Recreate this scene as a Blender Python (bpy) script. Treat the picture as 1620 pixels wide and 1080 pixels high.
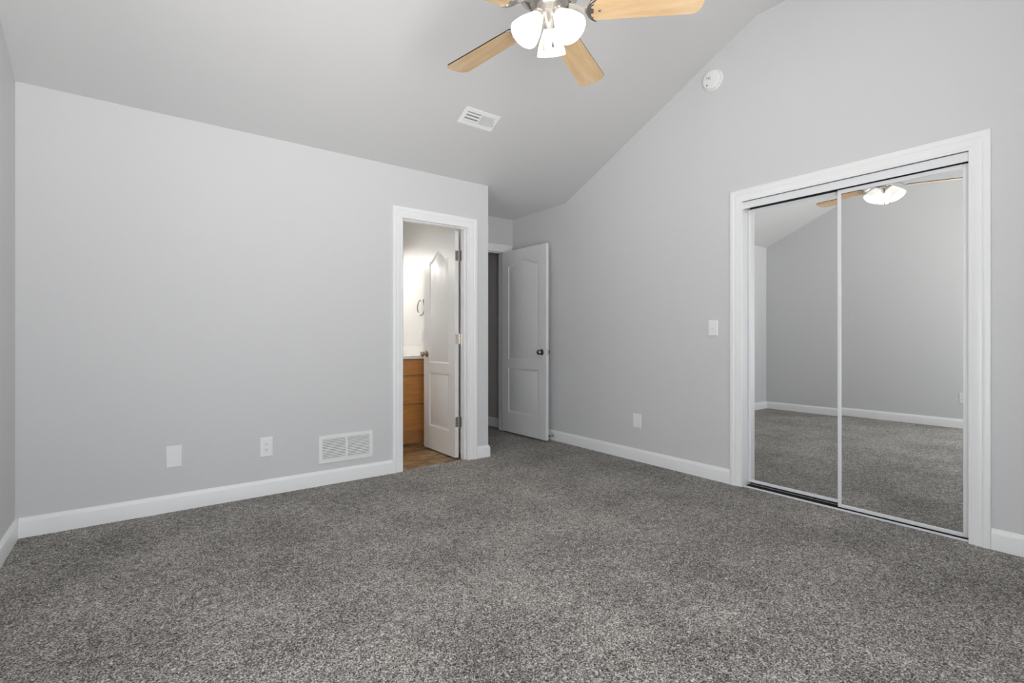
import bpy, bmesh, math, random
from mathutils import Vector, Matrix
PI = math.pi
random.seed(3)
scene = bpy.context.scene
for o in list(bpy.data.objects):
    bpy.data.objects.remove(o, do_unlink=True)

# ------------------------------------------------------------------ camera
cam_d = bpy.data.cameras.new('camera')
cam = bpy.data.objects.new('camera', cam_d)
scene.collection.objects.link(cam)
cam_d.sensor_fit = 'HORIZONTAL'
cam_d.sensor_width = 36.0
cam_d.lens = 781.09 / 1620 * 36
cam_d.shift_x = 3.3 / 1620
cam_d.shift_y = -5.87 / 1620
cam_d.clip_start = 0.02
cam.location = (0, 0, 1.0711)
cam.rotation_euler = (PI / 2, 0, math.radians(53.251 - 90))
scene.camera = cam

# ------------------------------------------------------------------ light, exposure
world = bpy.data.worlds.new('world')
scene.world = world
world.use_nodes = True
bg = world.node_tree.nodes['Background']
# overcast sky; brighter glow added in the lower half to lift the ceiling
SKY, GROUND_FILL = 5.0, 13.6
_nt = world.node_tree
_tc = _nt.nodes.new('ShaderNodeTexCoord')
_sx = _nt.nodes.new('ShaderNodeSeparateXYZ')
_mr = _nt.nodes.new('ShaderNodeMapRange')
_mr.inputs['From Min'].default_value = -0.42
_mr.inputs['From Max'].default_value = 0.04
_mx = _nt.nodes.new('ShaderNodeMix')
_mx.data_type = 'RGBA'
_mx.inputs[6].default_value = (1.0 * GROUND_FILL, 0.99 * GROUND_FILL, 0.975 * GROUND_FILL, 1)
_mx.inputs[7].default_value = (0.93 * SKY, 0.965 * SKY, 1.0 * SKY, 1)
_nt.links.new(_tc.outputs['Generated'], _sx.inputs[0])
_nt.links.new(_sx.outputs['Z'], _mr.inputs['Value'])
_nt.links.new(_mr.outputs['Result'], _mx.inputs[0])
_nt.links.new(_mx.outputs[2], bg.inputs['Color'])
bg.inputs['Strength'].default_value = 1.0
scene.view_settings.view_transform = 'Standard'
scene.view_settings.look = 'None'
scene.view_settings.exposure = 0.0
scene.view_settings.gamma = 1.0
scene.view_settings.use_curve_mapping = False
scene.cycles.use_denoising = True
scene.cycles.max_bounces = 14
scene.cycles.diffuse_bounces = 10
scene.cycles.glossy_bounces = 6
scene.cycles.transparent_max_bounces = 12
BULB = 26.0       # ceiling fan bulbs
SHADE = 0.45        # their lit glass shades
BATH = 45.0        # bathroom light globes


def portal(name, loc, rot, sx, sy):
    l = bpy.data.lights.new(name, 'AREA')
    l.shape = 'RECTANGLE'
    l.size = sx
    l.size_y = sy
    l.cycles.is_portal = True
    o = bpy.data.objects.new(name, l)
    scene.collection.objects.link(o)
    o.location = loc
    o.rotation_euler = rot


# unseen windows added for their light: front wall (behind the camera) x0,x1,z0,z1
WF = (-0.35, 1.45, 0.06, 2.08)
WL = (0.60, 1.40, 0.30, 2.05)      # left wall, y0, y1, z0, z1 (out of view, added to light the right wall)
portal('added_window_portal', ((WF[0] + WF[1]) / 2, -0.60, (WF[2] + WF[3]) / 2), (PI / 2, 0, 0), WF[1] - WF[0], WF[3] - WF[2])
portal('added_window_portal', (-0.67, (WL[0] + WL[1]) / 2, (WL[2] + WL[3]) / 2), (PI / 2, 0, -PI / 2), WL[1] - WL[0], WL[3] - WL[2])

# ------------------------------------------------------------------ room numbers (metres)
XC, XB = -0.539, 3.463        # left and right wall faces
YF, YA = -0.47, 3.691         # front (behind camera) and back wall faces
H = 2.44                      # wall plate height
RZ, RY0, RY1 = 3.333, 1.476, 1.745   # flat top of the vault
XE = 2.51                     # end of the back wall / nook left wall
YN = 4.583                    # nook back wall
XS = 2.39                     # bathroom side wall face
YBB = 5.215                   # bathroom back wall face
SL = (RZ - H) / (YA - RY1)


# ------------------------------------------------------------------ materials
def new_mat(name):
    m = bpy.data.materials.new(name)
    m.use_nodes = True
    nt = m.node_tree
    return m, nt, nt.nodes['Principled BSDF']


def N(nt, t, **kw):
    n = nt.nodes.new(t)
    for k, v in kw.items():
        if k in n.inputs:
            n.inputs[k].default_value = v
        else:
            setattr(n, k, v)
    return n


def ramp(nt, stops):
    r = nt.nodes.new('ShaderNodeValToRGB')
    cr = r.color_ramp
    while len(cr.elements) < len(stops):
        cr.elements.new(0.5)
    for e, (p, c) in zip(cr.elements, stops):
        e.position = p
        e.color = (c[0], c[1], c[2], 1)
    return r


def paint(name, col, rough=0.6, bump=0.0, scale=180.0, spec=0.3, vary=0.0):
    m, nt, b = new_mat(name)
    b.inputs['Base Color'].default_value = (*col, 1)
    b.inputs['Roughness'].default_value = rough
    b.inputs['Specular IOR Level'].default_value = spec
    tc = N(nt, 'ShaderNodeTexCoord')
    if vary:
        n = N(nt, 'ShaderNodeTexNoise', Scale=1.7, Detail=3.0)
        nt.links.new(tc.outputs['Object'], n.inputs['Vector'])
        lo = [c * (1 - vary) for c in col]
        hi = [min(1, c * (1 + vary)) for c in col]
        r = ramp(nt, [(0.3, lo), (0.7, hi)])
        nt.links.new(n.outputs['Fac'], r.inputs['Fac'])
        nt.links.new(r.outputs['Color'], b.inputs['Base Color'])
    if bump:
        n = N(nt, 'ShaderNodeTexNoise', Scale=scale, Detail=3.0)
        nt.links.new(tc.outputs['Object'], n.inputs['Vector'])
        bp = N(nt, 'ShaderNodeBump', Strength=bump, Distance=0.002)
        nt.links.new(n.outputs['Fac'], bp.inputs['Height'])
        nt.links.new(bp.outputs['Normal'], b.inputs['Normal'])
    return m


def metal(name, col, rough=0.28):
    m, nt, b = new_mat(name)
    b.inputs['Base Color'].default_value = (*col, 1)
    b.inputs['Metallic'].default_value = 1.0
    b.inputs['Roughness'].default_value = rough
    n = N(nt, 'ShaderNodeTexNoise', Scale=400.0, Detail=2.0)
    bp = N(nt, 'ShaderNodeBump', Strength=0.03, Distance=0.001)
    nt.links.new(n.outputs['Fac'], bp.inputs['Height'])
    nt.links.new(bp.outputs['Normal'], b.inputs['Normal'])
    return m


def glow(name, col, strength, base=(0.9, 0.9, 0.9), transl=False):
    m, nt, b = new_mat(name)
    b.inputs['Base Color'].default_value = (*base, 1)
    b.inputs['Roughness'].default_value = 0.35
    b.inputs['Emission Color'].default_value = (*col, 1)
    b.inputs['Emission Strength'].default_value = strength
    if transl:
        out = nt.nodes['Material Output']
        t = N(nt, 'ShaderNodeBsdfTranslucent')
        t.inputs['Color'].default_value = (0.95, 0.93, 0.9, 1)
        mx = N(nt, 'ShaderNodeMixShader', Fac=0.05)
        nt.links.new(b.outputs[0], mx.inputs[1])
        nt.links.new(t.outputs[0], mx.inputs[2])
        nt.links.new(mx.outputs[0], out.inputs['Surface'])
    return m


def wood(name, stops, axis='X', stretch=12.0, scale=5.0, rough=0.4, spec=0.4):
    m, nt, b = new_mat(name)
    tc = N(nt, 'ShaderNodeTexCoord')
    mp = N(nt, 'ShaderNodeMapping')
    s = {'X': (1, stretch, stretch), 'Y': (stretch, 1, stretch), 'Z': (stretch, stretch, 1)}[axis]
    mp.inputs['Scale'].default_value = s
    n = N(nt, 'ShaderNodeTexNoise', Scale=scale, Detail=6.0, Distortion=0.8)
    n2 = N(nt, 'ShaderNodeTexNoise', Scale=scale * 7, Detail=4.0)
    nt.links.new(tc.outputs['Object'], mp.inputs['Vector'])
    nt.links.new(mp.outputs['Vector'], n.inputs['Vector'])
    nt.links.new(mp.outputs['Vector'], n2.inputs['Vector'])
    ad = N(nt, 'ShaderNodeMath', operation='MULTIPLY_ADD')
    ad.inputs[1].default_value = 0.3
    nt.links.new(n2.outputs['Fac'], ad.inputs[0])
    sc = N(nt, 'ShaderNodeMath', operation='MULTIPLY')
    sc.inputs[1].default_value = 0.7
    nt.links.new(n.outputs['Fac'], sc.inputs[0])
    nt.links.new(sc.outputs[0], ad.inputs[2])
    r = ramp(nt, stops)
    nt.links.new(ad.outputs[0], r.inputs['Fac'])
    nt.links.new(r.outputs['Color'], b.inputs['Base Color'])
    b.inputs['Roughness'].default_value = rough
    b.inputs['Specular IOR Level'].default_value = spec
    return m


M = {}
M['wall'] = paint('wall_paint', (0.66, 0.663, 0.67), 0.55, 0.22, 70.0, 0.25)
M['ceil'] = paint('ceiling_paint', (0.72, 0.72, 0.722), 0.6, 0.15, 70.0, 0.2)
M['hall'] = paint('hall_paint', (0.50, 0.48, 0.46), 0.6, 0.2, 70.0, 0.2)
M['bathwall'] = paint('bathroom_paint', (0.80, 0.79, 0.775), 0.5, 0.1, 70.0, 0.5)
M['trim'] = paint('trim_paint', (0.88, 0.885, 0.89), 0.32, 0.03, 30.0, 0.5)
M['door'] = paint('door_paint', (0.80, 0.80, 0.797), 0.38, 0.05, 120.0, 0.5)
M['plastic'] = paint('white_plastic', (0.86, 0.87, 0.87), 0.3, 0.0, 1, 0.5)
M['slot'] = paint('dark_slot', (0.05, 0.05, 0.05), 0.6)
M['dark'] = paint('dark_duct', (0.03, 0.03, 0.03), 0.8)
M['duct'] = paint('duct_grey', (0.12, 0.12, 0.12), 0.8)
M['counter'] = paint('cultured_marble', (0.9, 0.89, 0.87), 0.15, 0, 1, 0.5, vary=0.02)
M['nickel'] = metal('brushed_nickel', (0.72, 0.68, 0.63), 0.34)
M['bronze'] = metal('antique_nickel', (0.42, 0.34, 0.26), 0.3)
M['chrome'] = metal('dark_chrome', (0.30, 0.29, 0.28), 0.18)
M['steel'] = metal('hinge_steel', (0.42, 0.40, 0.37), 0.35)
M['alum'] = paint('white_aluminium', (0.80, 0.81, 0.83), 0.3, 0, 1, 0.6)
M['track'] = metal('track_metal', (0.55, 0.55, 0.55), 0.35)
M['groove_shade'] = paint('track_groove_shade', (0.02, 0.02, 0.02), 0.7)  # near-black paints the shade between front lip and rear door
M['rubber'] = paint('black_rubber', (0.015, 0.015, 0.015), 0.5)
M['brass'] = metal('brass', (0.80, 0.66, 0.38), 0.25)
M['edge'] = paint('dark_blade_edge', (0.035, 0.028, 0.02), 0.4)
M['maple'] = wood('maple', [(0.3, (0.60, 0.40, 0.215)), (0.5, (0.69, 0.485, 0.28)), (0.7, (0.77, 0.58, 0.37))], 'X', 7.0, 2.6, 0.4, 0.35)
M['cabinet'] = wood('honey_maple', [(0.3, (0.42, 0.175, 0.045)), (0.5, (0.52, 0.235, 0.065)), (0.7, (0.60, 0.30, 0.095))], 'X', 10.0, 4.0, 0.33, 0.5)
M['cabinet_dark'] = wood('honey_maple_face', [(0.3, (0.36, 0.17, 0.06)), (0.7, (0.50, 0.26, 0.10))], 'X', 10.0, 4.0, 0.4, 0.4)
M['bulb'] = glow('bulb_glow', (1.0, 0.93, 0.82), BULB)
M['shade'] = glow('shade_glass', (1.0, 0.975, 0.93), SHADE, (0.92, 0.91, 0.89), True)
M['globe'] = glow('globe_glow', (1.0, 0.96, 0.90), BATH)
M['mirror'] = metal('mirror_silver', (0.90, 0.905, 0.90), 0.0)
for nd in list(M['mirror'].node_tree.nodes):
    if nd.type in ('BUMP', 'TEX_NOISE'):
        M['mirror'].node_tree.nodes.remove(nd)
M['mirror'].node_tree.nodes['Principled BSDF'].inputs['Roughness'].default_value = 0.0


def make_carpet():
    m, nt, b = new_mat('carpet')
    tc = N(nt, 'ShaderNodeTexCoord')
    # tuft directions are jittered by a warp
    wn = N(nt, 'ShaderNodeTexNoise', Scale=60.0, Detail=1.0)
    nt.links.new(tc.outputs['Object'], wn.inputs['Vector'])
    wm = N(nt, 'ShaderNodeVectorMath', operation='MULTIPLY_ADD')
    wm.inputs[1].default_value = (0.02, 0.02, 0.02)
    nt.links.new(wn.outputs['Color'], wm.inputs[0])
    nt.links.new(tc.outputs['Object'], wm.inputs[2])
    fine = N(nt, 'ShaderNodeTexNoise', Scale=165.0, Detail=2.5, Roughness=0.6)
    nt.links.new(wm.outputs[0], fine.inputs['Vector'])
    mid = N(nt, 'ShaderNodeTexNoise', Scale=26.0, Detail=2.0)
    nt.links.new(tc.outputs['Object'], mid.inputs['Vector'])
    big = N(nt, 'ShaderNodeTexNoise', Scale=2.6, Detail=3.0, Roughness=0.55)
    nt.links.new(tc.outputs['Object'], big.inputs['Vector'])
    a = N(nt, 'ShaderNodeMath', operation='MULTIPLY_ADD')
    a.inputs[1].default_value = 0.16
    nt.links.new(mid.outputs['Fac'], a.inputs[0])
    nt.links.new(fine.outputs['Fac'], a.inputs[2])
    c = N(nt, 'ShaderNodeMath', operation='MULTIPLY_ADD')
    c.inputs[1].default_value = 0.15
    nt.links.new(big.outputs['Fac'], c.inputs[0])
    nt.links.new(a.outputs[0], c.inputs[2])
    r = ramp(nt, [(0.525, (0.029, 0.026, 0.023)), (0.635, (0.168, 0.155, 0.141)), (0.695, (0.31, 0.288, 0.264)), (0.815, (0.68, 0.65, 0.61))])
    nt.links.new(c.outputs[0], r.inputs['Fac'])
    nt.links.new(r.outputs['Color'], b.inputs['Base Color'])
    b.inputs['Roughness'].default_value = 0.95
    b.inputs['Specular IOR Level'].default_value = 0.1
    b.inputs['Sheen Weight'].default_value = 0.15
    bp = N(nt, 'ShaderNodeBump', Strength=0.8, Distance=0.006)
    nt.links.new(fine.outputs['Fac'], bp.inputs['Height'])
    nt.links.new(bp.outputs['Normal'], b.inputs['Normal'])
    return m


def make_vinyl():
    m, nt, b = new_mat('vinyl_plank')
    tc = N(nt, 'ShaderNodeTexCoord')
    mp = N(nt, 'ShaderNodeMapping')
    mp.inputs['Scale'].default_value = (1.6, 9.0, 1)
    nt.links.new(tc.outputs['Object'], mp.inputs['Vector'])
    n = N(nt, 'ShaderNodeTexNoise', Scale=3.0, Detail=7.0, Distortion=1.6)
    nt.links.new(mp.outputs['Vector'], n.inputs['Vector'])
    br = N(nt, 'ShaderNodeTexBrick', Scale=1.0)
    br.inputs['Brick Width'].default_value = 0.9
    br.inputs['Row Height'].default_value = 0.15
    br.inputs['Mortar Size'].default_value = 0.002
    br.inputs['Color1'].default_value = (0.62, 0.62, 0.62, 1)
    br.inputs['Color2'].default_value = (1, 1, 1, 1)
    br.inputs['Mortar'].default_value = (0.25, 0.25, 0.25, 1)
    nt.links.new(tc.outputs['Object'], br.inputs['Vector'])
    r = ramp(nt, [(0.38, (0.07, 0.040, 0.018)), (0.5, (0.30, 0.175, 0.075)), (0.62, (0.52, 0.35, 0.17))])
    nt.links.new(n.outputs['Fac'], r.inputs['Fac'])
    mx = N(nt, 'ShaderNodeMix', data_type='RGBA', blend_type='MULTIPLY')
    mx.inputs[0].default_value = 1.0
    nt.links.new(r.outputs['Color'], mx.inputs[6])
    nt.links.new(br.outputs['Color'], mx.inputs[7])
    nt.links.new(mx.outputs[2], b.inputs['Base Color'])
    b.inputs['Roughness'].default_value = 0.4
    return m


M['carpet'] = make_carpet()
M['vinyl'] = make_vinyl()


def glass_mat():
    m, nt, b = new_mat('window_glass')
    out = nt.nodes['Material Output']
    t = N(nt, 'ShaderNodeBsdfTransparent')
    g = N(nt, 'ShaderNodeBsdfGlossy', Roughness=0.02)
    mx = N(nt, 'ShaderNodeMixShader', Fac=0.06)
    nt.links.new(t.outputs[0], mx.inputs[1])
    nt.links.new(g.outputs[0], mx.inputs[2])
    nt.links.new(mx.outputs[0], out.inputs['Surface'])
    return m


M['glass'] = glass_mat()


# ------------------------------------------------------------------ mesh helpers
class MB:
    def __init__(self, tf=None):
        self.bm = bmesh.new()
        self.tf = tf or Matrix()

    def v(self, p):
        return self.bm.verts.new(self.tf @ Vector(p))

    def face(self, vs, smooth=False, mi=0):
        try:
            f = self.bm.faces.new(vs)
            f.smooth = smooth
            f.material_index = mi
            return f
        except ValueError:
            return None

    def box(self, x0, x1, y0, y1, z0, z1, mi=0):
        V = [self.v(p) for p in ((x0, y0, z0), (x1, y0, z0), (x1, y1, z0), (x0, y1, z0),
                                 (x0, y0, z1), (x1, y0, z1), (x1, y1, z1), (x0, y1, z1))]
        for q in ((0, 3, 2, 1), (4, 5, 6, 7), (0, 1, 5, 4), (1, 2, 6, 5), (2, 3, 7, 6), (3, 0, 4, 7)):
            self.face([V[i] for i in q], mi=mi)
        return self

    def prism(self, poly, lo, hi, axis='X', mi=0):
        def P(a, b, c):
            return {'X': (c, a, b), 'Y': (a, c, b), 'Z': (a, b, c)}[axis]
        A = [self.v(P(a, b, lo)) for a, b in poly]
        B = [self.v(P(a, b, hi)) for a, b in poly]
        self.face(list(reversed(A)), mi=mi)
        self.face(B, mi=mi)
        n = len(poly)
        for i in range(n):
            self.face([A[i], A[(i + 1) % n], B[(i + 1) % n], B[i]], mi=mi)
        return self

    def sweep(self, prof, stations, mi=0, caps=True):
        """prof: list of (u, d); stations: list of functions (u,d)->point"""
        rows = [[self.v(s(u, d)) for u, d in prof] for s in stations]
        n = len(prof)
        for a, b in zip(rows, rows[1:]):
            for i in range(n):
                self.face([a[i], a[(i + 1) % n], b[(i + 1) % n], b[i]], mi=mi)
        if caps:
            self.face(list(reversed(rows[0])), mi=mi)
            self.face(rows[-1], mi=mi)
        return self

    def lathe(self, prof, seg=32, mat=None, mi=0, closed=False):
        """prof: list of (r, z) revolved about local Z, placed by mat"""
        mat = mat or Matrix()
        rows = []
        for r, z in prof:
            if r < 1e-6:
                rows.append([self.v(mat @ Vector((0, 0, z)))])
            else:
                rows.append([self.v(mat @ Vector((r * math.cos(2 * PI * k / seg), r * math.sin(2 * PI * k / seg), z))) for k in range(seg)])
        pairs = list(zip(rows, rows[1:]))
        if closed:
            pairs.append((rows[-1], rows[0]))
        for a, b in pairs:
            for k in range(seg):
                k2 = (k + 1) % seg
                if len(a) == 1 and len(b) == 1:
                    continue
                if len(a) == 1:
                    self.face([a[0], b[k2], b[k]], True, mi)
                elif len(b) == 1:
                    self.face([a[k], a[k2], b[0]], True, mi)
                else:
                    self.face([a[k], a[k2], b[k2], b[k]], True, mi)
        return self

    def tube(self, pts, r, seg=10, mi=0, cap=True):
        pts = [Vector(p) for p in pts]
        rows = []
        ref = Vector((0, 0, 1))
        for i, p in enumerate(pts):
            d = (pts[min(i + 1, len(pts) - 1)] - pts[max(i - 1, 0)]).normalized()
            if abs(d.dot(ref)) > 0.95:
                ref = Vector((1, 0, 0))
            a = d.cross(ref).normalized()
            b = d.cross(a).normalized()
            rr = r[i] if isinstance(r, (list, tuple)) else r
            rows.append([self.v(p + a * rr * math.cos(2 * PI * k / seg) + b * rr * math.sin(2 * PI * k / seg)) for k in range(seg)])
        for a, b in zip(rows, rows[1:]):
            for k in range(seg):
                self.face([a[k], a[(k + 1) % seg], b[(k + 1) % seg], b[k]], True, mi)
        if cap:
            self.face(rows[0], mi=mi)
            self.face(list(reversed(rows[-1])), mi=mi)
        return self

    def build(self, name, mats, parent=None, bevel=0.0, kind=None, label=None, cat=None, group=None):
        bmesh.ops.recalc_face_normals(self.bm, faces=self.bm.faces)
        me = bpy.data.meshes.new(name)
        self.bm.to_mesh(me)
        self.bm.free()
        me.set_sharp_from_angle(angle=math.radians(35))
        if not isinstance(mats, (list, tuple)):
            mats = [mats]
        for m in mats:
            me.materials.append(m)
        o = bpy.data.objects.new(name, me)
        scene.collection.objects.link(o)
        if parent:
            o.parent = parent
        if bevel:
            md = o.modifiers.new('bevel', 'BEVEL')
            md.width = bevel
            md.segments = 2
            md.limit_method = 'ANGLE'
            md.angle_limit = math.radians(50)
        if kind:
            o['kind'] = kind
        tag(o, label, cat, group)
        return o


def tag(o, label=None, cat=None, group=None, kind=None):
    if label:
        o['label'] = label
    if cat:
        o['category'] = cat
    if group:
        o['group'] = group
    if kind:
        o['kind'] = kind
    return o


def empty(name, loc=(0, 0, 0), rot=None, label=None, cat=None, group=None, kind=None):
    o = bpy.data.objects.new(name, None)
    scene.collection.objects.link(o)
    o.location = loc
    o.empty_display_size = 0.05
    if rot is not None:
        if isinstance(rot, Matrix):
            o.rotation_euler = rot.to_euler()
        else:
            o.rotation_euler = rot
    return tag(o, label, cat, group, kind)


ST = 'structure'


def frame_tf(origin, ex, ey, ez):
    m = Matrix.Identity(4)
    for i, e in enumerate((ex, ey, ez)):
        e = Vector(e).normalized()
        for r in range(3):
            m[r][i] = e[r]
    for r in range(3):
        m[r][3] = origin[r]
    return m


# ------------------------------------------------------------------ shell
CT = 0.0   # carpet level
MB().box(XC - .12, XB + .9, YF - .12, YA + .04, -.1, CT).box(XE, XB + .12, YA + .04, YN + 2.2, -.1, CT).build('floor', M['carpet'], kind=ST, label='grey speckled cut pile carpet')
MB().box(0.9, XE - .003, YA + .04, YBB + .1, -.11, -.012).build('floor', M['vinyl'], kind=ST, label='brown wood plank vinyl floor of the bathroom')

gable = [(YF - .12, H - SL * .12), (RY0, RZ), (RY1, RZ), (YA, H), (YN + 2.3, H)]
up = [(y, z + .12) for y, z in gable]
MB().prism(gable + up[::-1], XC - .12, XB + .12, 'X').build('ceiling', M['ceil'], kind=ST, label='pale vaulted ceiling with a narrow flat ridge')

# left wall, gable shaped
def gz(y):
    if y < RY0:
        return RZ - SL * (RY0 - y)
    if y > RY1:
        return max(H, RZ - SL * (y - RY1))
    return RZ
w = MB()
y0, y1, z0, z1 = WL
w.prism([(YF - .12, 0), (y0, 0), (y0, gz(y0)), (YF - .12, gz(YF - .12))], XC - .12, XC)
w.prism([(y0, 0), (y1, 0), (y1, z0), (y0, z0)], XC - .12, XC)
w.prism([(y0, z1), (y1, z1), (y1, gz(y1)), (y0, gz(y0))], XC - .12, XC)
w.prism([(y1, 0), (YA + .12, 0), (YA + .12, H), (YA, H), (RY1, RZ), (RY0, RZ), (y1, gz(y1))], XC - .12, XC)
w.build('wall_left', M['wall'], kind=ST)
# right wall with the closet opening
CY0, CY1, CZ = 0.614, 1.863, 2.065
w = MB()
w.prism([(YF - .12, 0), (CY0, 0), (CY0, gz(CY0)), (YF - .12, gz(YF - .12))], XB, XB + .12)
w.prism([(CY0, CZ), (CY1, CZ), (CY1, gz(CY1)), (RY1, RZ), (RY0, RZ), (CY0, gz(CY0))], XB, XB + .12)
w.prism([(CY1, 0), (YN + .12, 0), (YN + .12, H), (YA, H), (CY1, gz(CY1))], XB, XB + .12)
w.build('wall_right', M['wall'], kind=ST)
# back wall with the bathroom doorway
DX0, DX1, DZ = 1.667, 2.310, 2.055
w = MB()
w.box(XC, DX0, YA, YA + .12, -.02, H).box(DX0, DX1, YA, YA + .12, DZ, H).box(DX1, XE, YA, YA + .12, -.02, H)
w.build('wall_back', M['wall'], kind=ST)
# front wall behind the camera, with an opening added for light
x0, x1, z0, z1 = WF
hf = H
w = MB()
w.box(XC, x0, YF - .12, YF, 0, hf).box(x1, XB, YF - .12, YF, 0, hf).box(x0, x1, YF - .12, YF, 0, z0).box(x0, x1, YF - .12, YF, z1, hf)
w.build('wall_front', M['wall'], kind=ST)
# nook walls
MB().box(XS, XE, YA + .12, YBB, -.02, H).build('wall_nook_left', [M['wall']], kind=ST)
EX0, EX1, EZ = 2.555, 3.363, 2.068
w = MB()
w.box(XE, EX0, YN, YN + .12, 0, H).box(EX0, EX1, YN, YN + .12, EZ, H).box(EX1, XB, YN, YN + .12, 0, H)
w.build('wall_nook_back', M['wall'], kind=ST)
# bathroom shell
MB().box(0.9, XS, YBB, YBB + .1, -.02, H).build('wall_bathroom_back', M['bathwall'], kind=ST)
MB().box(0.8, 0.9, YA + .12, YBB + .1, -.02, H).build('wall_bathroom_left', M['bathwall'], kind=ST)
MB().box(XS - .006, XS, YA + .12, YBB, -.012, H).build('wall_bathroom_right', M['bathwall'], kind=ST)
# hall beyond the entry door
HX = 3.425
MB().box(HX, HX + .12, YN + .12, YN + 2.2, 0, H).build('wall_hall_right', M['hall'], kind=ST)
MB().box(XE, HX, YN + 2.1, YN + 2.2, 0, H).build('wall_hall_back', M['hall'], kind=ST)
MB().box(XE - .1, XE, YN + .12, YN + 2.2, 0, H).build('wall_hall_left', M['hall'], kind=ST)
# closet recess
MB().box(XB + .75, XB + .85, CY0 - .3, CY1 + .3, 0, 2.4).box(XB + .12, XB + .75, CY0 - .35, CY0 - .25, 0, 2.4).box(XB + .12, XB + .75, CY1 + .25, CY1 + .35, 0, 2.4).box(XB + .12, XB + .75, CY0 - .25, CY1 + .25, 2.35, 2.4).build('wall_closet', M['wall'], kind=ST)

# ------------------------------------------------------------------ unseen windows, added to light the room
def added_window(name, tf, w, h):
    """tf: local x along width, y into the room, z up, origin at lower left of the opening outer side"""
    root = empty(name, kind=ST)
    f = MB(tf)
    t = .05
    f.box(0, w, .03, .08, 0, t).box(0, w, .03, .08, h - t, h).box(0, t, .03, .08, t, h - t).box(w - t, w, .03, .08, t, h - t)
    f.box(w / 2 - t / 2, w / 2 + t / 2, .03, .08, t, h - t)
    f.build('added_window_frame', M['plastic'], root, .003)
    MB(tf).box(t, w / 2 - t / 2, .05, .056, t, h - t).build('added_window_pane', M['glass'], root)
    MB(tf).box(w / 2 + t / 2, w - t, .05, .056, t, h - t).build('added_window_pane', M['glass'], root)
    MB(tf).box(0, w, .08, .15, 0.0, .02).build('added_window_sill', M['trim'], root, .003)
    return root


added_window('added_window_1', frame_tf((WF[0], YF - .12, WF[2]), (1, 0, 0), (0, 1, 0), (0, 0, 1)), WF[1] - WF[0], WF[3] - WF[2])
added_window('added_window_2', frame_tf((XC - .12, WL[1], WL[2]), (0, -1, 0), (1, 0, 0), (0, 0, 1)), WL[1] - WL[0], WL[3] - WL[2])

# ------------------------------------------------------------------ casings and jambs
CW = .085
CAS = [(0, 0), (0, .009), (.004, .0115), (.010, .0115), (.013, .008), (.020, .0095), (.032, .0135), (.046, .0145),
       (.052, .0125), (.056, .0165), (.064, .0185), (.080, .0185), (.085, .016), (.085, 0)]


def casing(name, org, ea, en, a0, a1, h, label, zb=-.01, legs=(True, True), kz=1.0):
    """org + a*ea ; en = normal into the room"""
    org, ea, en = Vector(org), Vector(ea), Vector(en)
    k = Vector((0, 0, 1))

    def P(a, z, d):
        return org + ea * a + k * z + en * d
    S = [lambda u, d: P(a0 - u, zb, d), lambda u, d: P(a0 - u, h + u, d), lambda u, d: P(a1 + u, h + u, d), lambda u, d: P(a1 + u, zb, d)]
    b = MB()
    b.sweep(CAS, S)
    return b.build(name, M['trim'], kind=ST, label=label)


casing('trim_1', (0, YA, 0), (1, 0, 0), (0, -1, 0), 1.679, 2.301, 2.034, 'white moulded casing around the bathroom doorway')
casing('trim_2', (XB, 0, 0), (0, 1, 0), (-1, 0, 0), .632, 1.846, 2.048, 'white moulded casing around the mirrored closet')
casing('trim_3', (0, YN, 0), (1, 0, 0), (0, -1, 0), 2.588, 3.362, 2.05, 'white moulded casing around the entry doorway in the nook')
# jamb linings
b = MB()
b.box(1.667, 1.685, YA, YA + .12, -.01, 2.040).box(2.293, 2.310, YA, YA + .12, -.01, 2.040).box(1.667, 2.310, YA, YA + .12, 2.040, 2.055)
b.box(1.685, 1.697, YA + .035, YA + .080, -.01, 2.028).box(2.281, 2.293, YA + .035, YA + .080, -.01, 2.028).box(1.685, 2.293, YA + .035, YA + .080, 2.028, 2.040)
b.build('trim_4', M['trim'], kind=ST, bevel=.0015, label='white door jamb of the bathroom doorway')
b = MB()
b.box(2.575, 2.593, YN, YN + .12, 0, 2.055).box(3.345, 3.363, YN, YN + .12, 0, 2.055).box(2.575, 3.363, YN, YN + .12, 2.055, 2.068)
b.box(2.593, 2.605, YN + .040, YN + .085, 0, 2.043).box(3.333, 3.345, YN + .040, YN + .085, 0, 2.043).box(2.593, 3.345, YN + .040, YN + .085, 2.043, 2.055)
b.build('trim_5', M['trim'], kind=ST, bevel=.0015, label='white door jamb of the entry doorway in the nook')
b = MB()
b.box(XB, XB + .12, .614, .633, 0, 2.054).box(XB, XB + .12, 1.844, 1.863, 0, 2.054).box(XB, XB + .12, .614, 1.863, 2.054, 2.065)
b.build('trim_6', M['trim'], kind=ST, bevel=.0015, label='white jamb lining inside the closet opening')

# ------------------------------------------------------------------ baseboards
BH = .1055
BP = [(0, 0), (.014, 0), (.014, .082), (.0125, .088), (.008, .094), (.006, .101), (.004, BH), (0, BH)]


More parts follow.
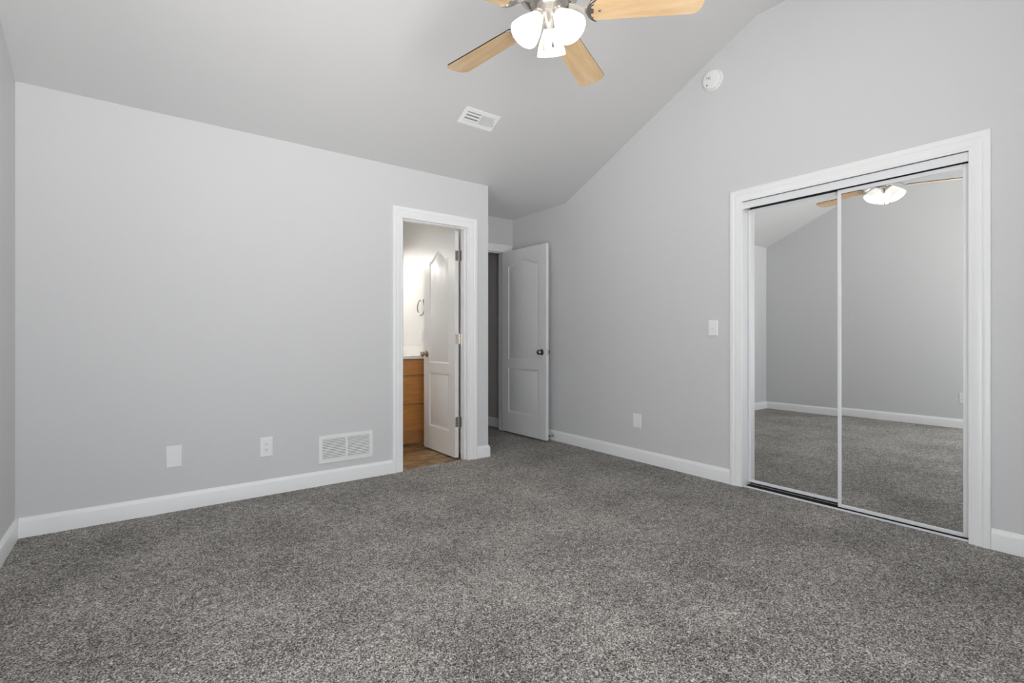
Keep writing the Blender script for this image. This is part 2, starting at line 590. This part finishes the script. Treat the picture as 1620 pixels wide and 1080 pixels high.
def base(name, pts, label=None):
    """pts: list of (x,y) wall points in order, room on the left-hand side of travel; mitred"""
    pts = [Vector((p[0], p[1])) for p in pts]
    n = len(pts)
    stations = []
    for i in range(n):
        d0 = (pts[i] - pts[i - 1]).normalized() if i else None
        d1 = (pts[i + 1] - pts[i]).normalized() if i < n - 1 else None
        n0 = Vector((-d0.y, d0.x)) if d0 else None
        n1 = Vector((-d1.y, d1.x)) if d1 else None
        if n0 is None:
            off = n1
        elif n1 is None:
            off = n0
        else:
            off = (n0 + n1) / (1 + n0.dot(n1))
        stations.append(lambda u, d, p=pts[i], o=off: (p.x + o.x * u, p.y + o.y * u, d))
    return MB().sweep(BP, stations).build(name, M['trim'], kind=ST, label=label)


base('baseboard_left', [(XC, YA), (XC, YF)])
base('baseboard_back', [(1.594, YA), (XC + .014, YA)])
base('baseboard_back', [(XE, YN), (XE, YA), (2.386, YA)], 'short white baseboard wrapping the corner beside the bathroom door')
base('baseboard_right', [(XB, 1.932), (XB, YN - .02)])
base('baseboard_right', [(XB, YF), (XB, .546)], 'white baseboard between the closet casing and the near edge')
base('baseboard_front', [(XC + .014, YF), (XB - .014, YF)])
base('baseboard_hall', [(HX, YN + .12), (HX, YN + 2.1)])
base('baseboard_bathroom', [(XS - .006, YA + .12), (XS - .006, 4.64)])

# ------------------------------------------------------------------ doors
def panel_outline(x0, x1, z0, z1, arch, off):
    x0 += off
    x1 -= off
    z0 += off
    z1 -= off
    pts = [(x0, z0), (x1, z0), (x1, z1)]
    if arch:
        n = 20
        c = (x0 + x1) / 2
        hw = (x1 - x0) / 2
        out = []
        for i in range(1, n):
            x = x1 - (x1 - x0) * i / n
            t = abs(x - c) / hw
            s = 0.5 * (1 + math.cos(PI * min(1, t / 0.86)))
            out.append((x, z1 + arch * s ** 0.85))
        pts += out
    pts.append((x0, z1))
    return pts


def door_slab(parent, W, Hd, T, ydir, panels):
    """slab local: x 0..W, y 0..T*ydir, z 0..Hd, moulded on both faces"""
    b = MB()
    bm = b.bm
    for side in (0, 1):
        yf = 0 if side == 0 else T * ydir
        s = 1 if (yf == 0) == (ydir > 0) else -1      # direction of depth into the slab
        rings = []
        outer = [b.v((x, yf, z)) for x, z in ((0, 0), (W, 0), (W, Hd), (0, Hd))]
        edges = [bm.edges.new((outer[i], outer[(i + 1) % 4])) for i in range(4)]
        for (x0, x1, z0, z1, arch) in panels:
            loops = []
            for off, dep in ((0, 0), (.005, .0055), (.014, .0075), (.020, .0065), (.036, .0015)):
                loops.append([b.v((x, yf + s * dep, z)) for x, z in panel_outline(x0, x1, z0, z1, arch, off)])
            l0 = loops[0]
            edges += [bm.edges.new((l0[i], l0[(i + 1) % len(l0)])) for i in range(len(l0))]
            for A, B in zip(loops, loops[1:]):
                for i in range(len(A)):
                    j = (i + 1) % len(A)
                    b.face([A[i], A[j], B[j], B[i]])
            b.face(loops[-1])
        bmesh.ops.triangle_fill(bm, use_beauty=True, use_dissolve=True, edges=edges)
        if side == 0:
            first = outer
        else:
            for i in range(4):
                j = (i + 1) % 4
                b.face([first[i], first[j], outer[j], outer[i]])
    return b.build('door_slab', M['door'], parent)


def knob_part(parent, name, x, z, y, out, mat, r=.026):
    """round knob on a face at local y, pointing along out (+1/-1 in local y)"""
    tf = frame_tf((x, y, z), (1, 0, 0), (0, 0, 1), (0, out, 0))
    prof = [(0, 0), (.031, 0), (.032, .004), (.026, .009), (.012, .012), (.011, .026), (.016, .031), (r, .040), (r + .001, .048), (r - .004, .057), (.012, .062), (0, .063)]
    return MB().lathe(prof, 28, tf).build(name, mat, parent)


# bathroom door
d1 = empty('door_1', (2.279, YA + .131, 0.0), (0, 0, PI / 2), label='white two panel arch top door standing open into the bathroom', kind=ST)
W1 = .607
door_slab(d1, W1, 2.028, .035, 1, [(.118, W1 - .118, .225, .735, 0), (.118, W1 - .118, .835, 1.80, .085)])
knob_part(d1, 'door_knob', W1 - .062, .915, .035, 1, M['bronze'])
knob_part(d1, 'door_knob', W1 - .062, .915, 0, -1, M['bronze'])
MB().box(W1 - .001, W1 + .0012, .006, .029, .886, .944).build('latch_plate', M['bronze'], d1)
for hz, mt in ((1.805, 'steel'), (1.06, 'nickel'), (.318, 'steel')):
    h = MB()
    h.box(-.0015, 0.0002, .003, .033, hz - .045, hz + .045)
    h.lathe([(0, -.046), (.006, -.046), (.006, .046), (0, .046)], 12, Matrix.Translation((-.003, -.005, hz)))
    h.box(-.034, -.003, -.0132, -.0115, hz - .045, hz + .045)
    for a, c in ((.010, .03), (.026, .012), (.010, -.012), (.026, -.03)):
        h.lathe([(0, .0012), (.0035, .0006), (.0035, 0)], 8, frame_tf((-.0015, a, hz + c), (0, 1, 0), (0, 0, 1), (-1, 0, 0)), mi=1)
    h.build('hinge', [M[mt], M['slot']], d1)

# entry door
d2 = empty('door_2', (3.339, YN - .006, 0.018), (0, 0, math.radians(-88.9)), label='white two panel arch top door standing open in the nook against the right wall', kind=ST)
W2 = .750
door_slab(d2, W2, 2.024, .035, -1, [(.12, W2 - .12, .225, .715, 0), (.12, W2 - .12, .815, 1.850, .060)])
knob_part(d2, 'door_knob', W2 - .062, .905, -.035, -1, M['chrome'])
knob_part(d2, 'door_knob', W2 - .062, .905, 0, 1, M['chrome'])
MB().box(W2 - .001, W2 + .0012, -.029, -.006, .876, .934).box(W2, W2 + .009, -.022, -.013, .895, .915).build('latch_plate', M['nickel'], d2)
for hz in (1.80, 1.03, .28):
    h = MB()
    h.lathe([(0, -.046), (.006, -.046), (.006, .046), (0, .046)], 12, Matrix.Translation((-.001, .006, hz)))
    h.box(-.0005, .001, -.03, .006, hz - .045, hz + .045)
    h.build('hinge', M['steel'], d2)

# mirrored sliding closet doors
def slider(name, x, ya, yb, z0, z1, lab, sl=.020, sr=.020, tilt=0.0):
    root = empty(name, (x, (ya + yb) / 2, z0), label=lab, kind=ST)
    root.rotation_euler = (0, tilt, 0)
    hw = (yb - ya) / 2
    hh = z1 - z0
    MB().box(.002, .008, -hw + .012, hw - .012, .012, hh - .012).build('mirror_pane', M['mirror'], root)

    def stile(a0, a1, b0, b1):
        o = MB().box(-.004, .018, a0, a1, b0, b1)
        return o
    stile(-hw, -hw + sl, 0, hh).build('stile', M['alum'], root, .003)
    stile(hw - sr, hw, 0, hh).build('stile', M['alum'], root, .003)
    stile(-hw + sl, hw - sr, 0, .020).build('rail', M['alum'], root, .002)
    stile(-hw + sl, hw - sr, hh - .024, hh).build('rail', M['alum'], root, .002)
    return root


slider('door_3', XB + .082, 1.232, 1.842, .024, 2.000, 'mirrored sliding closet door on the left, behind the other')
slider('door_4', XB + .047, .637, 1.254, .010, 1.995, 'mirrored sliding closet door on the right, in front of the other', sl=.026, tilt=-.0036)

tr = empty('sliding_door_track', (XB + .05, 1.24, 2.0), label='white upper closet door track with flat fascia above the mirrors', cat='door track')
MB().box(XB + .008 - (XB + .05), XB + .014 - (XB + .05), -.606, .604, -.003, .046).build('fascia', M['alum'], tr, .001)
MB().box(-.036, .06, -.606, .604, .044, .050).box(.012, .015, -.606, .604, .012, .044).box(.056, .06, -.606, .604, .0, .044).build('channel', M['slot'], tr, label='inside of the track, painted dark as shade')  # dark colour stands in for the shade above the door rails
tr = empty('sliding_door_track', (XB + .05, 1.24, 0), label='metal floor track under the mirrored closet doors', cat='door track')
b = MB()
b.box(-.034, .056, -.606, .604, 0, .003, mi=1)  # track floor in the painted shade colour
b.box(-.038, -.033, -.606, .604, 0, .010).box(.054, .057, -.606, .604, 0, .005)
b.build('track_channel', [M['alum'], M['groove_shade']], tr)

# ------------------------------------------------------------------ wall plates
def plate(name, tf, w, h, label, cat, t=.006):
    root = empty(name, label=label, cat=cat)
    root.matrix_world = tf
    # bevelled plate
    b = MB()
    e = .004
    P = [(-w / 2, -h / 2, 0), (w / 2, -h / 2, 0), (w / 2, h / 2, 0), (-w / 2, h / 2, 0)]
    Q = [(-w / 2, -h / 2, t * .5), (w / 2, -h / 2, t * .5), (w / 2, h / 2, t * .5), (-w / 2, h / 2, t * .5)]
    R_ = [(-w / 2 + e, -h / 2 + e, t), (w / 2 - e, -h / 2 + e, t), (w / 2 - e, h / 2 - e, t), (-w / 2 + e, h / 2 - e, t)]
    rows = [[b.v(p) for p in r] for r in (P, Q, R_)]
    for A, B in zip(rows, rows[1:]):
        for i in range(4):
            j = (i + 1) % 4
            b.face([A[i], A[j], B[j], B[i]])
    b.face(rows[2])
    b.face(rows[0][::-1])
    b.build('cover_plate', M['plastic'], root)
    return root


def screw(root, x, y, t=.006):
    MB().lathe([(.003, t - .001), (.003, t + .0006), (0, t + .001)], 10, Matrix.Translation((x, y, 0))).build('screw', M['plastic'], root)


def duplex(root):
    for s in (1, -1):
        b = MB()
        oy = s * .0195
        pts = []
        for i in range(24):
            a = 2 * PI * i / 24
            pts.append((max(-.0145, min(.0145, .017 * math.cos(a))), oy + .0145 * math.sin(a)))
        b.prism(pts, .004, .0075, 'Z')
        rc = b.build('receptacle', M['plastic'], root)
        c = MB()
        c.box(-.0075, -.0052, oy + .001, oy + .009, .0070, .0079).box(.0052, .0075, oy + .001, oy + .008, .0070, .0079)
        c.lathe([(0, .0079), (.0026, .0079), (.0026, .0070)], 10, Matrix.Translation((0, oy - .006, 0)))
        c.build('slots', M['slot'], rc, label='dark plug slots')
    screw(root, 0, 0)


def tfA(x, z):    # on the back wall, facing -Y
    return frame_tf((x, YA, z), (1, 0, 0), (0, 0, 1), (0, -1, 0))


def tfB(y, z, x=XB):    # on the right wall, facing -X
    return frame_tf((x, y, z), (0, -1, 0), (0, 0, 1), (-1, 0, 0))


def tfC(y, z):    # on the left wall, facing +X
    return frame_tf((XC, y, z), (0, 1, 0), (0, 0, 1), (1, 0, 0))


p = plate('blank_wall_plate', tfA(.1625, .337), .082, .132, 'blank white wall plate low on the back wall, left of the outlet', 'wall plate')
screw(p, 0, .048)
screw(p, 0, -.048)
p = plate('power_outlet', tfA(.683, .327), .079, .130, 'white duplex power outlet between the blank plate and the return grille', 'outlet')
duplex(p)
p = plate('coaxial_wall_plate', tfB(2.784, .348), .086, .125, 'white wall plate low on the right wall below the light switch', 'wall plate')
MB().box(-.0165, .0165, -.033, .033, .004, .0068).build('insert', M['plastic'], p, .0008)
MB().lathe([(.005, .006), (.005, .010), (.0035, .010), (.0035, .0125), (0, .0125)], 12, Matrix.Translation((0, .012, 0))).build('socket', M['plastic'], p)
p = plate('light_switch', tfB(2.0695, 1.146), .074, .118, 'white toggle light switch on the right wall beside the closet casing', 'light switch')
MB().box(-.006, .006, -.013, .013, .004, .0068).build('switch_collar', M['plastic'], p)
tg = MB(Matrix.Rotation(math.radians(25), 4, 'X'))
tg.box(-.0042, .0042, -.006, .004, .002, .020)
tg.build('toggle', M['plastic'], p, .001)
screw(p, 0, .030)
screw(p, 0, -.030)
p = plate('power_outlet', tfC(1.425, .352), .074, .118, 'white outlet on the left wall seen at the edge of the right closet mirror', 'outlet')
duplex(p)
p = plate('bathroom_wall_plate', tfB(4.768, 1.09, XS - .006), .074, .118, 'white wall plate above the bathroom counter, below the towel ring', 'wall plate')
MB().box(-.0165, .0165, -.033, .033, .004, .0068).build('insert', M['plastic'], p, .0008)

# ------------------------------------------------------------------ return air grille
g = empty('return_air_grille', label='white slatted return air grille low on the back wall beside the bathroom door', cat='grille')
g.matrix_world = tfA(1.229, .2585)
gw, gh = .402, .200
b = MB()
fr = .026
b.box(-gw / 2, gw / 2, gh / 2 - fr, gh / 2, 0, .008).box(-gw / 2, gw / 2, -gh / 2, -gh / 2 + fr, 0, .008)
b.box(-gw / 2, -gw / 2 + fr, -gh / 2 + fr, gh / 2 - fr, 0, .008).box(gw / 2 - fr, gw / 2, -gh / 2 + fr, gh / 2 - fr, 0, .008)
b.box(-.008, .008, -gh / 2 + fr, gh / 2 - fr, 0, .0085)
b.build('frame', M['plastic'], g, .0012)
MB().box(-gw / 2 + .01, gw / 2 - .01, -gh / 2 + .01, gh / 2 - .01, .0002, .0012).build('backing', M['duct'], g, label='dark duct behind the slats')
b = MB()
ns = 13
for xa, xb in ((-gw / 2 + fr - .001, -.0075), (.0075, gw / 2 - fr + .001)):
    for i in range(ns):
        zc = -gh / 2 + fr + (gh - 2 * fr) * (i + .5) / ns
        b.prism([(zc - .0040, .0068), (zc - .0032, .0076), (zc + .0034, .0030), (zc + .0026, .0022)], xa, xb, 'X')
b.build('slats', M['plastic'], g)
MB().box(gw / 2 - .012, gw / 2 - .008, -.002, .016, .008, .011).build('damper_lever', M['plastic'], g)

# ------------------------------------------------------------------ ceiling supply register on the slope
nrm = Vector((0, -SL, -1)).normalized()
ex = Vector((1, 0, 0))
ey = nrm.cross(ex).normalized()
if ey.z < 0:
    ey = -ey            # local y runs up the slope
vy = 3.104
g = empty('ceiling_air_register', label='white ceiling air register on the sloped ceiling with dark open vanes', cat='air vent')
exx = ey.cross(nrm)
g.matrix_world = frame_tf((2.030, vy, H + SL * (YA - vy)), exx, ey, nrm)
vw, vh = .300, .150
SX = 1 if exx.x > 0 else -1      # local +x may point to world -x
b = MB()
fx, fy = .030, .032
b.box(-vw / 2, vw / 2, vh / 2 - fy, vh / 2, 0, .006).box(-vw / 2, vw / 2, -vh / 2, -vh / 2 + fy, 0, .006)
b.box(-vw / 2, -vw / 2 + fx, -vh / 2 + fy, vh / 2 - fy, 0, .006).box(vw / 2 - fx, vw / 2, -vh / 2 + fy, vh / 2 - fy, 0, .006)
b.box(-.006, .006, -vh / 2 + fy, vh / 2 - fy, 0, .0065)
b.build('frame', M['plastic'], g, .0015)
xa, xb = sorted((-SX * (vw / 2 - .012), 0))
MB().box(xa, xb, -vh / 2 + .012, vh / 2 - .012, .0002, .0010).build('backing', M['dark'], g, label='dark duct opening')
xa, xb = sorted((SX * (vw / 2 - .012), 0))
MB().box(xa, xb, -vh / 2 + .012, vh / 2 - .012, .0002, .0010).build('damper', M['plastic'], g)
b = MB()
hh = vh / 2 - fy
for k in range(3):       # open half: broad vanes running across with slim fins behind
    c = -hh + 2 * hh * (k + .30) / 3
    xa, xb = sorted((-SX * (vw / 2 - fx), -SX * .006))
    b.prism([(c - .003, .0064), (c + .0100, .0050), (c + .0100, .0042), (c - .003, .0056)], xa, xb, 'X')
for k in range(12):
    x = -SX * (.012 + (vw / 2 - fx - .014) * k / 11)
    b.box(x - .0013, x + .0013, -hh, hh, .0012, .0030)
for k in range(15):      # closed half: overlapping upright louvres
    x = SX * (.008 + (vw / 2 - fx - .010) * (k + .3) / 15)
    b.prism([(x - SX * .0022, .0060), (x + SX * .0062, .0020), (x + SX * .0068, .0026), (x - SX * .0012, .0066)], -hh, hh, 'Y')
b.build('vanes', M['plastic'], g)
xa, xb = sorted((SX * (vw / 2 - fx + .001), SX * (vw / 2 - fx + .004)))
MB().box(xa, xb, -.02, .02, .006, .0068, mi=0).box(xa, xb, -.022, -.014, .006, .016, mi=0).build('damper_lever', M['steel'], g)

# ------------------------------------------------------------------ smoke detector
s = empty('smoke_detector', label='round white smoke detector high on the right wall near the sloped ceiling', cat='smoke detector')
s.matrix_world = tfB(2.068, 3.012)
MB().lathe([(0, 0), (.078, 0), (.078, .007), (.074, .010), (0, .010)], 48).build('mounting_base', M['plastic'], s)
b = MB()
b.lathe([(0, .010), (.066, .010), (.070, .013), (.069, .030), (.063, .037), (.048, .040), (0, .041)], 48)
b.build('cover', M['plastic'], s)
b = MB()
for k in range(3):
    for j in range(3):
        b.box(.010 + k * .007 - .030, .0135 + k * .007 - .030, -.002 + j * .008, .003 + j * .008, .0405, .0412)
b.build('sounder_slots', M['duct'], s)
MB().lathe([(.005, .040), (.005, .0425), (0, .043)], 12, Matrix.Translation((-.030, .016, -.001))).build('indicator_light', M['duct'], s)
MB().lathe([(.006, .039), (.006, .0425), (0, .043)], 12, Matrix.Translation((-.030, -.036, -.002))).build('test_button', M['duct'], s)

# ------------------------------------------------------------------ door stop on the right baseboard
s = empty('door_stop', label='small dark metal door stop on the right baseboard beside the open entry door', cat='door stop')
s.matrix_world = tfB(3.862, .050, XB - .014)
MB().lathe([(0, 0), (.0135, 0), (.0135, .003), (.008, .010), (.0045, .013), (.0045, .055), (0, .055)], 20).build('post', M['chrome'], s)
MB().lathe([(0, .055), (.010, .055), (.011, .058), (.011, .066), (.009, .070), (0, .071)], 20).build('rubber_tip', M['rubber'], s)

# ------------------------------------------------------------------ bathroom
VY = 4.655
vx0, vx1 = 1.25, XS - .010
VB = -.012
v = empty('vanity_cabinet', (0, 0, 0), label='honey maple bathroom vanity with a bank of drawers', cat='vanity')
b = MB()
b.box(vx0, vx1, VY, YBB - .004, VB, .855)
b.build('body', M['cabinet_dark'], v, .002)
dx0, dx1 = 2.108, vx1 - .012
for z0, z1 in ((.690, .842), (.398, .668), (.118, .378)):
    MB().box(dx0, dx1, VY - .018, VY, z0, z1).build('drawer', M['cabinet'], v, .004)
for a, c in ((1.27, 1.67), (1.69, 2.085)):
    dd = MB().box(a, c, VY - .018, VY, .118, .842).build('cabinet_door', M['cabinet'], v, .004)
    MB().lathe([(0, 0), (.008, .002), (.006, .012), (.014, .020), (.012, .028), (0, .03)], 16, frame_tf((c - .04 if a < 1.5 else a + .04, VY - .018, .70), (1, 0, 0), (0, 0, 1), (0, -1, 0))).build('knob', M['nickel'], dd)
ct = empty('vanity_countertop', label='white cultured marble countertop with backsplash on the vanity', cat='countertop')
b = MB()
b.box(vx0 - .01, vx1, VY - .028, YBB, .855, .888)
b.build('counter_slab', M['counter'], ct, .006)
b = MB()
b.box(vx0, vx1 - .02, YBB - .02, YBB, .888, .985)
b.box(vx1 - .02, vx1, VY - .01, YBB, .888, .985)
b.build('backsplash', M['counter'], ct, .004)
MB().box(vx0, vx1 - .02, YBB - .006, YBB, .99, 1.98).build('bathroom_mirror', M['mirror'], label='large plain bathroom mirror above the counter, a sliver visible', cat='mirror')
t = empty('towel_ring', label='chrome towel ring on the bathroom side wall above the counter', cat='towel ring')
t.matrix_world = tfB(4.690, 1.463, XS - .006)
MB().lathe([(0, 0), (.022, 0), (.022, .006), (.010, .012), (.007, .045), (.010, .050), (0, .053)], 20).build('mount', M['chrome'], t)
pts = [(.080 * math.sin(a), -.078 + .080 * math.cos(a), .042) for a in [2 * PI * k / 40 for k in range(41)]]
MB().tube(pts, .0055, 10, cap=False).build('ring', M['chrome'], t)
t = empty('vanity_light', label='bathroom vanity light bar with glowing globes above the mirror', cat='wall lamp')
MB().box(1.45, 2.15, YBB - .035, YBB, 2.06, 2.16).build('bar', M['nickel'], t, .004)
for k in range(4):
    m_ = Matrix.Translation((1.53 + .18 * k, YBB - .095, 1.99))
    MB().lathe([(0, -.06)] + [(.06 * math.sin(PI * j / 12), -.06 * math.cos(PI * j / 12)) for j in range(1, 12)] + [(0, .06)], 20, m_).build('globe', M['globe'], t)
    MB().lathe([(.078, -.012), (.074, .020), (.055, .060), (.020, .085), (0, .088), (0, .084), (.018, .080), (.050, .058), (.070, .020), (.074, -.012)], 24, m_).tube([m_ @ Vector((0, 0, .084)), m_ @ Vector((0, 0, .12)), m_ @ Vector((0, .07, .13))], .006, 8).build('lamp_cup', M['nickel'], t)  # unseen cup, shaped to keep the globe's light off the upper wall

# ------------------------------------------------------------------ ceiling fan
FX, FY = 1.415, 1.612
fwd = Vector((math.cos(math.radians(53.251)), math.sin(math.radians(53.251)), 0))
rgt = Vector((fwd.y, -fwd.x, 0))


def azdir(deg):
    a = math.radians(deg)
    return fwd * math.cos(a) + rgt * math.sin(a)


fan = empty('ceiling_fan', (FX, FY, RZ), label='brushed nickel ceiling fan with maple blades and three lit glass shades', cat='ceiling fan')
T0 = Matrix.Translation((0, 0, -RZ))     # parts are written at world height


def FT(m=None):
    return T0 @ (m or Matrix())


MB(FT()).lathe([(0, RZ), (.068, RZ), (.068, RZ - .02), (.045, RZ - .06), (.020, RZ - .07), (0, RZ - .07)], 36).build('canopy', M['nickel'], fan)
MB(FT()).lathe([(0, RZ - .06), (.0125, RZ - .06), (.0125, 2.66), (0, 2.66)], 20).build('downrod', M['nickel'], fan)
prof = [(0, 2.68), (.030, 2.68), (.045, 2.665), (.100, 2.655), (.128, 2.635), (.135, 2.60), (.135, 2.565), (.128, 2.548), (.100, 2.527), (.075, 2.515), (.055, 2.510), (0, 2.510)]
mh = MB(FT()).lathe(prof, 48).build('motor_housing', M['nickel'], fan)
b = MB(FT())
for k in range(36):       # vent slots around the lower bowl
    a = 2 * PI * k / 36
    m = Matrix.Rotation(a, 4, 'Z')
    c0, c1 = Vector((.121, 0, 2.5436)), Vector((.084, 0, 2.5178))
    d = (c1 - c0).normalized()
    nn = Vector((d.z, 0, -d.x))
    if nn.z > 0:
        nn = -nn
    wv = Vector((0, .0032, 0))
    q = [c0 + wv + nn * .0007, c0 - wv + nn * .0007, c1 - wv * .8 + nn * .0007, c1 + wv * .8 + nn * .0007]
    q2 = [x - nn * .003 for x in q]
    A = [b.v(m @ x) for x in q]
    B = [b.v(m @ x) for x in q2]
    b.face(A)
    b.face(B[::-1])
    for i in range(4):
        b.face([A[i], A[(i + 1) % 4], B[(i + 1) % 4], B[i]])
b.build('vent_slots', M['slot'], mh, label='dark vent slots around the motor')
MB(FT()).lathe([(0, 2.512), (.050, 2.512), (.052, 2.505), (.047, 2.498), (.047, 2.470), (.052, 2.463), (.050, 2.452), (.036, 2.440), (.020, 2.428), (.012, 2.418), (.008, 2.412), (0, 2.410)], 40).build('switch_housing', M['nickel'], fan)

BL_R, BL_W, ZB, PITCH, PH0 = .634, .143, 2.473, .164, 26.6


def blade_outline():
    r0, r1 = .165, BL_R
    w0, w1 = .112, BL_W
    pts = []
    cr = .022
    # tip is slightly bowed with rounded corners, root is rounded
    n = 10
    for i in range(n + 1):
        t = -1 + 2 * i / n
        y = t * (w1 / 2 - cr * .5)
        pts.append((r1 + .012 * (1 - t * t) - (.006 if abs(t) == 1 else 0), y))
    pts.append((r1 - cr, w1 / 2))
    pts.append((r0 + .03, w0 / 2))
    for i in range(5):
        a = PI / 2 + PI * (i + 1) / 6
        pts.append((r0 + .03 + .03 * math.cos(a), w0 / 2 * math.sin(a)))
    pts.append((r0 + .03, -w0 / 2))
    pts.append((r1 - cr, -w1 / 2))
    return pts


for k in range(5):
    az = PH0 + 72 * k
    u = azdir(az)
    vv = -fwd * math.sin(math.radians(az)) + rgt * math.cos(math.radians(az))
    vdir = vv * math.cos(PITCH) + Vector((0, 0, 1)) * math.sin(PITCH)
    nn = u.cross(vdir).normalized()
    if nn.z > 0:
        nn = -nn          # faces down
    tf = frame_tf((FX, FY, ZB), u, vdir, nn)
    tf = Matrix.Translation((-FX, -FY, -RZ)) @ tf
    b = MB(tf)
    poly = blade_outline()
    A = [b.v((x, y, 0.003)) for x, y in poly]
    B = [b.v((x, y, -.003)) for x, y in poly]
    b.face(A, mi=0)
    b.face(B[::-1], mi=1)
    for i in range(len(poly)):
        j = (i + 1) % len(poly)
        b.face([A[i], A[j], B[j], B[i]], mi=1)
    # material in blade-local coordinates so grain runs along the blade
    bm = b.bm
    bl = b.build('blade', [M['maple'], M['edge']], fan)
    me = bl.data
    me.transform(tf.inverted())
    bl.matrix_local = tf
    # iron bracket
    c = MB()
    ro, ri = .062, .046
    cx = .222
    arc = []
    for i in range(21):
        a = math.radians(108 + 144 * i / 20)
        arc.append((cx + ro * math.cos(a), ro * 1.02 * math.sin(a)))
    inn = []
    for i in range(21):
        a = math.radians(108 + 144 * i / 20)
        th = .004 + .014 * math.sin(PI * i / 20)
        inn.append((cx + (ro - th) * math.cos(a), (ro - th) * 1.02 * math.sin(a)))
    rows = []
    for z in (.0031, .0075):
        rows.append(([c.v((x, y, z)) for x, y in arc], [c.v((x, y, z)) for x, y in inn]))
    (a0, i0), (a1, i1) = rows
    for i in range(20):
        c.face([a0[i], a0[i + 1], i0[i + 1], i0[i]])
        c.face([a1[i], a1[i + 1], i1[i + 1], i1[i]])
        c.face([a0[i], a0[i + 1], a1[i + 1], a1[i]])
        c.face([i0[i], i0[i + 1], i1[i + 1], i1[i]])
    c.face([a0[0], i0[0], i1[0], a1[0]])
    c.face([a0[-1], i0[-1], i1[-1], a1[-1]])
    zs = -.036
    c.sweep([(-.5, 0), (.5, 0), (.5, 1), (-.5, 1)],
            [lambda s_, t_: (.085, s_ * .030, zs + .006 + t_ * .004),
             lambda s_, t_: (.120, s_ * .022, zs + .010 + t_ * .005),
             lambda s_, t_: (.145, s_ * .020, -.008 + t_ * .006),
             lambda s_, t_: (.168, s_ * .034, .0025 + t_ * .005),
             lambda s_, t_: (.190, s_ * .024, .0031 + t_ * .004)])
    for sx_, sy_ in ((.186, .034), (.186, -.034), (.216, 0)):
        c.lathe([(.006, .007), (.005, .010), (0, .0105)], 12, Matrix.Translation((sx_, sy_, -.0005)))
    br = c.build('blade_bracket', M['nickel'], bl)

for k, az in enumerate((10, 130, 250)):
    u = azdir(az)
    neck = Vector((FX, FY, 2.463)) + u * .042
    rim = Vector((FX, FY, 2.360)) + u * .116
    ax = (rim - neck).normalized()
    side = ax.cross(Vector((0, 0, 1))).normalized()
    tf = Matrix.Translation((-FX, -FY, -RZ)) @ frame_tf(neck, side, ax.cross(side), ax)
    L = (rim - neck).length
    h = MB(tf)
    h.lathe([(0, -.012), (.016, -.012), (.022, -.004), (.031, .003), (.033, .010), (.031, .022), (.027, .024), (.027, .008), (0, .006)], 28)
    p0 = Vector((0, 0, -.012))
    h.tube([p0 + Vector((0, 0, 0)), p0 + Vector((0, 0, -.012)), tf.inverted() @ (Vector((0, 0, 2.455 - RZ)) + u * .02)], .008, 10)
    hd = h.build('lamp_arm', M['nickel'], fan)
    prof = [(.027, .012), (.030, .022), (.037, .040), (.047, .062), (.056, .085), (.0625, .110), (.066, L), (.0645, L + .002),
            (.060, .110), (.0535, .085), (.0445, .062), (.0345, .040), (.0275, .022), (.0245, .012)]
    MB(tf).lathe(prof, 40, closed=True).build('lamp_shade', M['shade'], fan)
    MB(tf).lathe([(.012, .012), (.012, .030), (.022, .050), (.027, .068), (.022, .086), (.010, .095), (0, .097)], 20).build('bulb', M['bulb'], fan)

for off_r, off_f, z0, z1, fm in ((-.024, -.012, 2.452, 2.312, 'brass'), (.013, -.040, 2.470, 2.306, 'chrome')):
    pos = rgt * off_r + fwd * off_f
    c = MB(FT(Matrix.Translation(pos)))
    for i in range(int((z0 - z1 - .02) / .0036)):
        z = z0 - i * .0036
        c.lathe([(0, z), (.0013, z - .0009), (.0013, z - .0022), (0, z - .0031)], 6)
    ch = c.build('pull_chain', M['nickel'], fan)
    MB(FT(Matrix.Translation(pos))).lathe([(0, z1 + .024), (.002, z1 + .022), (.0045, z1 + .010), (.0055, z1 + .003), (.004, z1), (0, z1)], 16).build('pull_fob', M[fm], ch)
